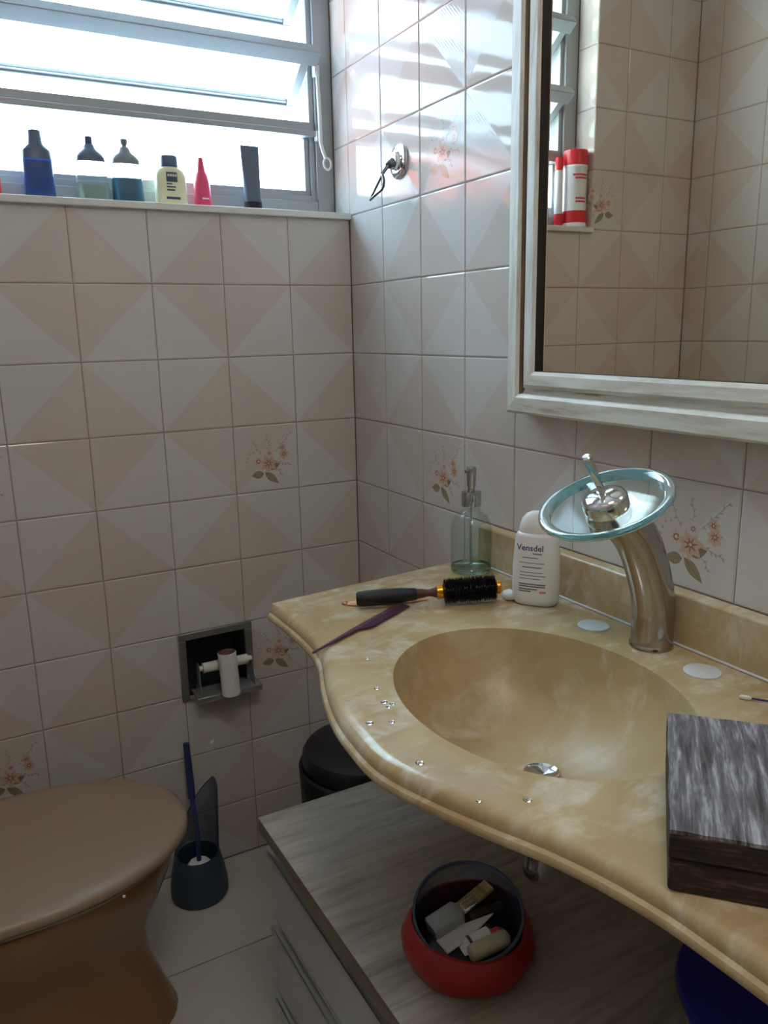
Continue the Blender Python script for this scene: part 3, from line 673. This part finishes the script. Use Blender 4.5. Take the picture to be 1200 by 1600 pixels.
# water drops
wm = None
for x, y, r, lab in ((-.4469, -.9313, .004, 'water drop topping the cluster of three left of the basin'), (-.4485, -.9445, .003, 'smallest water drop of the cluster of three left of the basin'),
                (-.441, -.9405, .0035, 'water drop nearest the basin in the cluster of three'), (-.4856, -.9673, .0045, 'large water drop nearest the curved front edge, left of the basin'),
                (-.463, -.9776, .0035, 'lone water drop between the cluster of three and the front edge'), (-.4812, -1.0661, .0045, 'water drop halfway down the front rim by the bright reflection'),
                (-.4307, -1.1713, .004, 'water drop on the front rim below the drain'), (-.470, -1.150, .0025, 'tiny water drop close to the counter edge, left of the drain'),
                (-.437, -.895, .003, 'small water drop above the cluster of three, left of the basin'), (-.405, -.81, .003, 'small water drop just below the purple comb')):
    if wm is None:
        wm = MB().lathe([(1, 0), (.96, .16), (.8, .34), (.5, .47), (.2, .52), (.01, .53)], 16).build('water_drop', M['water'])
        o = wm
    else: o = wm.copy(); COL.objects.link(o)
    o.location = (x, y, CT + .0001); o.scale = (r, r * 1.1, r)
    tag(o, lab, 'water drop', 'water drops on the countertop')

# weathered wooden box
uB, wB = Vector((.784, .621)), Vector((.672, -.740))
bx = thing('wooden_box', 'weathered wooden box with whitewashed lid and dark brown sides, right end of the countertop', 'box', (-.4178, -1.3200, CT + .0004), math.atan2(wB.y, wB.x))
BW, BDp, BH = .21, .195, .0535
ms = MB().box(.001, BW, .001, BDp - .001, 0, BH * .52); ms.build('box_body', M['box_side'], bx, bevel=.0025)
ms = MB().box(0, BW, 0, BDp, BH * .53, BH - .0035); ms.build('box_lid_side', M['box_side'], bx, bevel=.002)
lidp = MB()
nx_, ny_ = 18, 16; V = []
for j in range(ny_ + 1):
    for i in range(nx_ + 1):
        e = .0006 * math.sin(i * 2.1 + j) * (1 if i in (0, nx_) or j in (0, ny_) else .4)
        V.append((BW * i / nx_ + (e if i in (0, nx_) else 0), BDp * j / ny_ + (e if j in (0, ny_) else 0), BH + (e if 0 < i < nx_ and 0 < j < ny_ else -.0006)))
lidp.add(V, [(j * (nx_ + 1) + i, j * (nx_ + 1) + i + 1, (j + 1) * (nx_ + 1) + i + 1, (j + 1) * (nx_ + 1) + i) for j in range(ny_) for i in range(nx_)])
rim = [j for j in range(nx_ + 1)] + [(j + 1) * (nx_ + 1) + nx_ for j in range(ny_)] + [ny_ * (nx_ + 1) + nx_ - 1 - j for j in range(nx_)] + [(ny_ - 1 - j) * (nx_ + 1) for j in range(ny_ - 1)]
lidp.add([V[i] for i in rim] + [(V[i][0], V[i][1], BH - .004) for i in rim], [(i, len(rim) + i, len(rim) + (i + 1) % len(rim), (i + 1) % len(rim)) for i in range(len(rim))])
lidp.build('box_lid', M['box_top'], bx, ang=50, label='whitewashed scratched wooden lid')

# ------------------------------------------------------------------ drawer cabinet under the counter
KX, KY0, KY1, KZ = -.485, -.5635, -1.46, -1.02
kb = thing('drawer_cabinet', 'low drawer cabinet with grey oak top and pale drawer fronts under the countertop', 'cabinet', (-.25, -1.0, FZ))
rel(MB().box(KX, -.002, KY1, KY0, KZ - .024, KZ), kb).build('top_panel', [M['oak'], M['oak_edge']], kb, bevel=.0008)
tpn = kb.children[0]
for p in tpn.data.polygons:
    if abs(p.normal.z) < .5: p.material_index = 1
ca_ = MB().box(-.452, -.003, KY0 - .018, KY0 - .004, FZ, KZ - .024).box(-.452, -.003, KY1 + .004, KY1 + .018, FZ, KZ - .024)
ca_.box(-.018, -.003, KY1 + .018, KY0 - .018, FZ, KZ - .024).box(-.44, -.018, KY1 + .018, KY0 - .018, FZ, FZ + .03)
for i in range(3):
    zt = -1.092 - .1445 * i; ca_.box(-.448, -.02, KY1 + .018, KY0 - .018, zt - .115, zt - .108)
rel(ca_, kb).build('carcass', M['oak_edge'], kb)
for i in range(3):
    zt = -1.087 - .1445 * i; zb_ = max(zt - .118, FZ + .012)
    d = rel(MB().box(-.468, -.452, KY1 + .006, KY0 - .004, zb_, zt), kb).build('drawer', M['front'], kb, bevel=.001)
    h = MB().box(-.4745, -.448, KY1 + .006, KY0 - .004, zt + .0003, zt + .0040).box(-.4755, -.4728, KY1 + .006, KY0 - .004, zt - .004, zt + .0040).box(-.450, -.447, KY1 + .006, KY0 - .004, zt + .004, zt + .020)
    h.box(-.4695, -.452, KY1 + .006, KY0 - .004, zb_ - .005, zb_ - .0004)
    rel(h, kb).build('handle', M['grip'], d, label='full width aluminium grip rail')
    MB()
# red basket with toiletries
bk = thing('red_basket', 'round red cloth basket lined with a clear tub, full of toiletries, on the cabinet top', 'basket', (-.360, -.978, KZ))
q = MB(); n = 56; R = []
for z, r in ((0, .058), (.0015, .066), (.008, .0755), (.02, .0815), (.034, .083), (.046, .0785), (.054, .0735), (.0545, .070), (.047, .0695), (.03, .0695), (.012, .068), (.006, .062)):
    R.append([((r + .0007 * math.sin(7 * t + z * 60) * (1 if z > .004 else 0)) * math.cos(t), (r + .0007 * math.sin(7 * t + z * 60) * (1 if z > .004 else 0)) * math.sin(t), z + (.003 * math.sin(2 * t + 1) if z > .03 else 0)) for t in [2 * PI * i / n for i in range(n)]])
q.loft(R).build('cloth_wall', M['red'], bk)
ld = Vector((.62, .78))   # liner rises towards the wall side
def lin_ring(r, h0, h1): return [(r * math.cos(t), r * math.sin(t), h0 + (h1 - h0) * (.5 + .5 * math.cos(t - math.atan2(ld.y, ld.x)))) for t in [2 * PI * i / n for i in range(n)]]
MB().loft([lin_ring(.0655, .007, .007), lin_ring(.068, .048, .084), lin_ring(.0668, .048, .084), lin_ring(.064, .0085, .0085)]).build('clear_liner', M['sheet'], bk)
MB().loft([lin_ring(.0662, .046, .082), lin_ring(.0690, .047, .083), lin_ring(.0690, .0505, .0865), lin_ring(.0662, .0505, .0865), lin_ring(.0662, .046, .082)], cap=False).build('rim', M['slate'], bk)
bl = bk.location
def inbk(x, y, z): return (bl.x + x, bl.y + y, bl.z + z)
RX = Vector((.873, -.487, 0)).normalized(); UX = Vector((.487, .873, 0)).normalized()
def tilted(o, d): return frame_to(Vector(inbk(*o)), d)
def item(name, label, cat, o, d):
    t = thing(name, label, cat); t.matrix_world = tilted(o, d); return t
it = item('perfume_bottle', 'rectangular clear glass perfume bottle lying in the red basket', 'bottle', tuple(-RX * .046 + UX * -.002 + Vector((0, 0, .040))), RX * .8 + UX * .42 + Vector((0, 0, .22)))
MB().sup([(0, .013, .009, 5), (.002, .0148, .0105, 5), (.040, .0148, .0105, 5), (.044, .011, .008, 4), (.0445, .006, .006, 2), (.047, .006, .006, 2)], 32).build('glass_body', M['perfume'], it)
MB().lathe([(.0085, .047), (.0088, .048), (.0088, .066), (.008, .0675)], 24).build('cap', M['chrome'], it)
it = item('wooden_stick', 'flat pale wooden stick behind the perfume bottle in the red basket', 'stick', tuple(-RX * .012 + UX * .022 + Vector((0, 0, .046))), RX * .8 + UX * .5 + Vector((0, 0, .30)))
MB().box(-.0095, .0095, -.003, .003, 0, .056).build('stick_body', M['wood_stick'], it, bevel=.0015)
it = item('white_leaflet', 'folded white paper leaflet sticking up among the toiletries in the red basket', 'leaflet', tuple(-RX * .034 - UX * .026 + Vector((0, 0, .036))), RX * .8 + UX * .45 + Vector((0, 0, .20)))
MB().prism([(-.012, -.0008), (.012, -.0012), (.013, .0004), (-.012, .001)], 0, .03).add([(-.012, -.001, .03), (.013, -.001, .03), (.013, .001, .03), (-.012, .001, .03), (-.002, 0, .078), (-.001, .0008, .078)], [(0, 1, 4), (2, 3, 5), (1, 2, 5, 4), (3, 0, 4, 5)]).build('folded_paper', M['paper'], it)
it = item('cream_tube', 'small white cream tube with a pink cap in the red basket', 'tube', tuple(-RX * .012 - UX * .030 + Vector((0, 0, .037))), RX * .9 + UX * .36 + Vector((0, 0, .14)))
MB().sup([(0, .0125, .0012, 2), (.010, .0125, .006, 2), (.040, .0115, .0105, 2), (.043, .007, .007, 2)], 28).build('tube_body', M['white_plastic'], it)
MB().lathe([(.0055, .043), (.006, .044), (.006, .053), (.005, .054)], 20).build('cap', M['pink_plastic'], it)
MB().sup([(.012, .0127, .0073, 2), (.0155, .0126, .0083, 2)], 28, cap=False).build('stripe', M['blue_handle'], it)
it = item('deodorant_stick', 'cream coloured rounded stick lying at the front of the red basket', 'stick', tuple(-RX * .002 - UX * .047 + Vector((0, 0, .044))), RX * .88 + UX * .42 + Vector((0, 0, .08)))
MB().lathe([(.003, 0), (.009, .001), (.0105, .005), (.0105, .046), (.0085, .052), (.004, .055)], 24).build('case', M['cream_plastic'], it)
it = item('cosmetic_compact', 'round dark compact standing at the back of the red basket', 'compact', tuple(RX * .020 + UX * .016 + Vector((0, 0, .022))), RX * .3 + UX * .6 + Vector((0, 0, .7)))
MB().lathe([(.018, 0), (.020, .001), (.020, .008), (.018, .0095)], 28).build('case', M['slate'], it)
it = item('hair_tie', 'loose pale ring shaped hair tie in the red basket', 'hair tie', tuple(RX * .036 - UX * .016 + Vector((0, 0, .045))), (.2, .1, 1))
MB().tube([(.011 * math.cos(t), .011 * math.sin(t), .001 * math.sin(3 * t)) for t in [2 * PI * i / 24 for i in range(25)]], .0022, 8).build('band', M['grey_cap'], it)
it = item('lipstick', 'short black lipstick tube in the middle of the red basket', 'lipstick', tuple(RX * .004 + UX * .012 + Vector((0, 0, .045))), RX * .9 + UX * .3 + Vector((0, 0, .12)))
MB().lathe([(.007, 0), (.0075, .001), (.0075, .028), (.0065, .029), (.0065, .045), (.005, .046)], 20).build('case', M['black'], it)
it = item('filler_pouch', 'dark crumpled cloth pouch at the bottom of the red basket', 'pouch', (0, 0, .009), (0, 0, 1))
MB().sup([(0, .052, .05, 2.2), (.008, .058, .056, 2.2), (.022, .050, .052, 2.2, .003, 0), (.028, .03, .034, 2, .002, .002)], 36).build('cloth', M['navy'], it)
# blue basin at the right
ba = thing('blue_tub', 'deep blue round plastic tub with lid on the cabinet top, right of the red basket', 'tub', (-.137, -1.276, KZ))
MB().lathe([(0, 0), (.098, 0), (.104, .003), (.110, .012), (.1235, .068), (.1235, .072), (0, .072)], 56, cap=False).build('tub_body', M['basin_blue'], ba)
MB().lathe([(.1245, .066), (.1285, .068), (.1290, .074), (.1265, .080), (.115, .084), (.06, .088), (0, .089)], 56, cap=False).build('lid', M['basin_blue'], ba)

# ------------------------------------------------------------------ rubbish bin in the corner
bn = thing('pedal_bin', 'black round bin with domed lid in the corner behind the cabinet', 'bin', (-.165, -.315, FZ))
MB().lathe([(0, 0), (.118, 0), (.124, .004), (.134, .33), (.135, .352), (.130, .356), (.122, .354), (0, .352)], 56, cap=False).build('bin_body', M['black'], bn)
MB().lathe([(.126, .357), (.1275, .362), (.1265, .380), (.120, .390), (.095, .398), (.05, .404), (0, .406)], 56).build('lid', M['navy'], bn, label='dark navy domed lid')

# ------------------------------------------------------------------ toilet
to = thing('toilet', 'brown toilet with closed matte dusty pink lid against the left wall', 'toilet', (-.80, -.355, FZ))
def egg(xt, xb, hw, z, n=56, p=2.15):
    """egg outline: tip at xt (towards +x), back at xb, half width hw"""
    xm = xt - (xt - xb) * .56; out = []
    for j in range(n):
        t = 2 * PI * j / n; c, s = math.cos(t), math.sin(t); a = (xt - xm) if c > 0 else (xm - xb)
        pw = p if c > 0 else 3.0
        out.append((xm + a * sg(c) * abs(c) ** (2 / pw) + .80, hw * sg(s) * abs(s) ** (2 / pw), z))
    return out
sec = [(-.600, -1.08, .112, 0), (-.598, -1.08, .114, .012), (-.612, -1.07, .106, .05), (-.632, -1.06, .097, .11), (-.643, -1.05, .094, .165), (-.636, -1.06, .108, .21), (-.612, -1.08, .140, .27), (-.590, -1.09, .165, .325), (-.579, -1.09, .175, .36), (-.578, -1.09, .175, .374), (-.585, -1.085, .168, .378)]
MB().loft([egg(a, b, h, z) for a, b, h, z in sec]).build('bowl', M['toilet'], to)
MB().loft([egg(-.570, -1.02, .178, .379), egg(-.567, -1.02, .181, .381), egg(-.567, -1.02, .181, .385), egg(-.571, -1.02, .177, .387)]).build('seat_ring', M['lid'], to)
MB().loft([egg(-.561, -1.035, .184, .3885), egg(-.5555, -1.038, .1885, .392), egg(-.5545, -1.038, .1895, .398), egg(-.5575, -1.036, .187, .405), egg(-.566, -1.03, .180, .409), egg(-.60, -1.0, .155, .4105), egg(-.68, -.95, .09, .411)]).build('lid', M['lid'], to, ang=60, label='dusty pink closed lid')
for yy in (-.07, .07): MB().tube([(-.255, yy - .018, .39), (-.255, yy + .018, .39)], .012, 14).build('hinge', M['lid'], to)
MB().lathe([(.0, -.003), (.0022, -.002), (.0023, 0), (.0016, .0007), (0, .0009)], 14).xf(frame_to((-.80 + .80 + .10, -.1885, .395), (0, -1, 0))).build('bumper', M['white_plastic'], to)

# toilet brush and holder
hd = thing('toilet_brush_holder', 'blue grey toilet brush holder with tall clear splash guard on the floor by the wall', 'brush holder', (-.473, -.086, FZ))
MB().lathe([(0, 0), (.058, 0), (.0635, .006), (.0635, .028), (.058, .065), (.050, .100), (.047, .104), (.044, .102), (.054, .062), (.058, .012), (0, .010)], 48, cap=False).build('cup', M['blue_holder'], hd)
R0 = []; R1 = []; ng = 30
for i in range(ng + 1):
    t = math.radians(-28 + 200 * i / ng); u = i / ng
    hgt = .268 - .012 * math.cos(u * 8) - .21 * max(0, u - .22) ** .9 * 1.05; hgt = max(hgt, .106)
    if u < .06: hgt = .10 + (hgt - .10) * (u / .06) ** .4
    rb, rt = .0485, .0545
    R0.append((rb * math.cos(t), rb * math.sin(t), .100)); k = (hgt - .1) / .17; R1.append(((rb + (rt - rb) * k) * math.cos(t), (rb + (rt - rb) * k) * math.sin(t), hgt))
inn = lambda L: [(x * .97, y * .97, z) for x, y, z in L]
q = MB().loft([R0, R1, inn(R1), inn(R0)], cap=False, closed=False); q.build('splash_guard', M['sheet'], hd)
MB().tube(R1, .0012, 6).build('guard_edge', M['blue_handle'], hd)
tb = thing('toilet_brush', 'toilet brush with a long blue handle leaning on the tiled wall', 'toilet brush', (-.470, -.086, FZ + .011))
MB().tube([(0, 0, .06), (.004, .012, .14), (.007, .05, .20)], .0055, 10).tube([(.007, .048, .198), (.008, .057, .25), (.0085, .068, .326)], [.0085, .0085, .007], 10).build('handle', M['blue_handle'], tb)
q = MB().lathe([(.005, 0), (.026, .003), (.032, .02), (.032, .05), (.022, .066), (.006, .07)], 28); q.v = [(x * (1 + .07 * math.sin(40 * math.atan2(y, x) + 300 * z)), y * (1 + .07 * math.sin(40 * math.atan2(y, x) + 300 * z)), z) for x, y, z in q.v]
q.build('brush_head', M['white_plastic'], tb)

# ------------------------------------------------------------------ recessed toilet paper holder
ph = thing('toilet_paper_holder', 'recessed steel toilet paper holder in the tiled wall', 'paper holder', (-.373, 0, -.98))
def PH(m): m.v = [(x + .373, y, z + .98) for x, y, z in m.v]; return m
X0, X1, Z0, Z1 = -.458, -.2865, -1.060, -.898
f_ = MB(); w = .017
f_.box(X0, X1, -.007, .001, Z1 - w, Z1).box(X0, X0 + w, -.007, .001, Z0, Z1 - w).box(X1 - w, X1, -.007, .001, Z0, Z1 - w).box(X0 + w, X1 - w, -.007, .001, Z0, Z0 + .006)
PH(f_).build('frame', M['dull_steel'], ph, bevel=.002)
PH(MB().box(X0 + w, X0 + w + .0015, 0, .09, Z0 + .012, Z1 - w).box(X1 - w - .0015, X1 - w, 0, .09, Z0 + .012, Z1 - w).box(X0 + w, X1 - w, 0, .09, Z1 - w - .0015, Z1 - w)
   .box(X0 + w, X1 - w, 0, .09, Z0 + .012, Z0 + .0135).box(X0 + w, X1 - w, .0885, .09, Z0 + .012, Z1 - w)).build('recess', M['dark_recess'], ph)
PH(MB().box(-.433, -.283, -.046, .012, -1.0425, -1.0405).box(-.433, -.283, -.0475, -.0455, -1.0535, -1.0405)).build('tray', M['tray'], ph, bevel=.0006)
for xx in (-.4235, -.2985):
    a = MB().prism([(-.040, 0), (.004, 0), (.004, .012), (-.012, .024), (-.012, .066), (-.018, .074), (-.030, .074), (-.034, .066), (-.034, .030), (-.040, .014)], 0, .0016)
    a.v = [(xx + z, x, -1.0405 + y) for x, y, z in a.v]; PH(a).build('arm', M['tray'], ph)
PH(MB().tube([(-.4215, -.024, -.980), (-.413, -.024, -.980), (-.4125, -.024, -.980), (-.308, -.024, -.980), (-.3075, -.024, -.980), (-.2985, -.024, -.980)], [.006, .006, .0115, .0115, .006, .006], 20)).build('roller', M['roller'], ph)
tr = thing('toilet_paper_roll', 'almost empty white toilet paper roll standing upright in front of the roller', 'toilet paper', (-.3610, -.0575, -1.0400))
tr.rotation_euler = (math.radians(-3), math.radians(-2), 0)
MB().lathe([(.0195, 0), (.0205, .001), (.0205, .099), (.0195, .100)], 36, cap=False).build('paper_wrap', M['paper'], tr)
MB().lathe([(.0195, 0), (.0195, .0998), (.0178, .0998), (.0178, 0), (.0195, 0)], 36, cap=False).build('core', M['card'], tr)
tr.location = (-.361, -.060, -1.0400)

# ------------------------------------------------------------------ wall hook with triangular loop
hk = thing('towel_hook', 'chrome round wall hook with a hanging triangular wire loop on the right wall', 'hook', (0, -.225, .074))
MB().lathe([(.031, .0002), (.0325, .001), (.0325, .004), (.029, .0065), (.018, .0075), (.0165, .010), (.0165, .016), (.0135, .018), (.010, .018)], 36).xf(frame_to((0, 0, 0), (-1, 0, 0))).build('flange', M['chrome'], hk)
MB().tube([(-.014, 0, 0), (-.018, -.002, -.003), (-.029, -.006, -.010), (-.030, -.0065, -.0107)], [.0078, .0078, .0072, .006], 14).tube([(-.029, -.006, -.010), (-.038, -.010, -.018), (-.048, -.014, -.028)], .0034, 10).build('arm', M['hook_steel'], hk)
a_ = Vector((-.048, -.015, -.029)); b_ = Vector((-.053, .030, -.070)); c_ = Vector((-.050, -.021, -.056)); c2_ = Vector((-.050, -.024, -.043))
tri = [a_, a_.lerp(b_, .35), a_.lerp(b_, .9), b_ + Vector((0, -.003, -.001)), b_.lerp(c_, .12), b_.lerp(c_, .9), c_ + Vector((0, -.001, .004)), c2_, a_]
MB().tube(tri, .0026, 10).build('wire_loop', M['hook_steel'], hk)

# ------------------------------------------------------------------ bottles on the window sill
SZ = .0053
def bottle(name, label, x, y, cat='bottle', rz=0): return thing(name, label, cat, (x, y, SZ), rz)
b = bottle('shampoo_bottle', 'dark blue bottle with a bright blue band and tall stepped cap, leftmost on the sill', -.636, .036)
MB().sup([(0, .025, .017, 3), (.003, .027, .019, 3), (.05, .0265, .0185, 3), (.066, .026, .018, 3)], 36).build('bottle_body', M['blue_bottle'], b)
MB().sup([(.066, .0262, .0182, 3), (.069, .0262, .0182, 3)], 36).build('band', M['blue_band'], b, label='bright blue translucent band')
MB().sup([(.069, .026, .018, 3), (.084, .0252, .017, 2.8), (.090, .020, .015, 2.4), (.096, .0135, .0125, 2), (.112, .0115, .0115, 2), (.120, .0112, .0112, 2), (.1205, .0105, .0105, 2)], 36).build('cap', M['slate'], b)
def spray(label, x, liq, capm, tall):
    b = bottle('spray_bottle', label, x, .036)
    MB().sup([(0, .028, .018, 3), (.003, .030, .020, 3), (.066, .0285, .019, 3), (.072, .026, .018, 3)], 36).build('bottle_body', M['clear_plastic'], b)
    MB().sup([(.0025, .0275, .0175, 3), (.004, .0285, .0185, 3), (.030 if tall else .046, .0275, .018, 3)], 36).build('liquid', M[liq], b, label='liquid filling the lower part')
    MB().sup([(.0725, .0268, .0185, 2.8), (.080, .0270, .0185, 2.6), (.088, .0215, .0165, 2.3), (.094, .0130, .0125, 2), (.104, .0085, .0085, 2), (.1045, .0075, .0075, 2)], 36).build('cap', M[capm], b)
    MB().lathe([(.0045, .1045), (.0045, .109), (.0068, .1095), (.007, .1185), (.0062, .1195)] if not tall else [(.0065, .1045), (.0072, .106), (.007, .1175), (.006, .1185)], 20).build('nozzle', M[capm if tall else 'grey_cap'], b)
    return b
spray('clear spray bottle with pale yellow liquid and black bell shaped cap on the sill', -.540, 'yellow_liquid', 'slate', True)
spray('clear spray bottle with teal liquid and grey bell shaped cap on the sill', -.4735, 'teal_liquid', 'grey_cap', False)
b = bottle('sunscreen_bottle', 'squat pale yellow bottle with blue grey cap and printed label on the sill', -.388, .034)
MB().sup([(0, .029, .015, 3.4), (.003, .0315, .0175, 3.4), (.056, .0305, .017, 3.2), (.066, .027, .0155, 2.8), (.072, .019, .0135, 2.4), (.0735, .016, .012, 2.2)], 40).build('bottle_body', M['pale_yellow'], b)
MB().sup([(.0738, .0168, .0125, 2.4), (.0748, .0172, .0128, 2.4), (.094, .0165, .0122, 2.4), (.0955, .015, .011, 2.4)], 32).build('cap', M['slate'], b)
lb = MB()
for x0, x1, z0, z1 in ((-.012, .010, .044, .062), (-.012, -.001, .039, .0415), (-.012, .006, .033, .0355), (-.012, .004, .027, .030), (-.014, .014, .011, .0155)): lb.box(x0, x1, -.0178, -.0172, z0, z1)
tag(lb.build('print', M['label_dark'], b), kind='stuff')
lt = MB()
for x0, x1 in ((-.0095, -.006), (-.0045, -.001), (.0005, .004), (.0055, .0085)): lt.box(x0, x1, -.0181, -.0177, .054, .0585)
tag(lt.build('print', M['pale_yellow'], b), kind='stuff')
b = bottle('serum_bottle', 'small pink tapered bottle with a pointed pink cap on the sill', -.3235, .032)
MB().lathe([(.017, 0), (.0185, .002), (.0185, .008), (.0165, .045), (.013, .062), (.0085, .070)], 30).build('bottle_body', M['pink_plastic'], b)
MB().lathe([(.0086, .0702), (.0084, .072), (.0055, .090), (.005, .096), (.004, .097)], 24).build('cap', M['pink_plastic'], b)
lb = MB(); lb.box(-.006, .008, -.0192, -.0178, .014, .017); lb.build('print', M['white_plastic'], b)
b = bottle('cream_tube', 'flat slate grey tube standing upright and slightly tilted, rightmost on the sill', -.2145, .030, 'tube')
MB().sup([(0, .0175, .0135, 2.4), (.004, .0185, .0145, 2.4), (.016, .0185, .0145, 2.4)], 32).build('cap', M['black'], b)
MB().sup([(.0163, .0180, .0140, 2.3), (.03, .0182, .0135, 2.2, -.0005, 0), (.07, .0188, .009, 2.2, -.001, 0), (.118, .0202, .0022, 2.4, -.002, 0), (.128, .0204, .0014, 3, -.0022, 0)], 32).build('tube_body', M['tube'], b)
# two red topped cans beyond the left edge, seen in the mirror
b = bottle('shaving_foam_can', 'white and red spray can with red cap on the sill, seen in the mirror', -.7570, .034)
MB().lathe([(.030, 0), (.0325, .002), (.0325, .006), (.031, .008), (.031, .148), (.0325, .150), (.032, .155)], 40).build('can_body', M['white_plastic'], b)
MB().lathe([(.0315, .155), (.0325, .156), (.0322, .188), (.030, .192), (.0, .193)], 40).build('cap', M['red_plastic'], b)
MB().lathe([(.0313, .012), (.0313, .042)], 40, cap=False).build('label_band', M['red_plastic'], b, label='red lower label band')
lb = MB()
for zc, ww in ((.128, .75), (.120, .55), (.070, .5), (.062, .5)):
    lb.loft([[(.0314 * math.cos(t), .0314 * math.sin(t), z) for t in [-PI * .45 - ww + 2 * ww * i / 10 for i in range(11)]] for z in (zc, zc + .004)], cap=False, closed=False)
tag(lb.build('print', M['red_plastic'], b), kind='stuff')
b = bottle('slim_red_can', 'slim red topped white bottle behind the shaving foam can, seen in the mirror', -.7128, .046)
MB().lathe([(.0100, 0), (.0108, .002), (.0108, .13), (.0098, .142), (.0085, .144)], 28).build('can_body', M['white_plastic'], b)
MB().lathe([(.0095, .1442), (.0105, .145), (.0105, .172), (.009, .175)], 28).build('cap', M['red_plastic'], b)
MB().lathe([(.0111, .006), (.0111, .035)], 28, cap=False).build('label_band', M['red_plastic'], b)
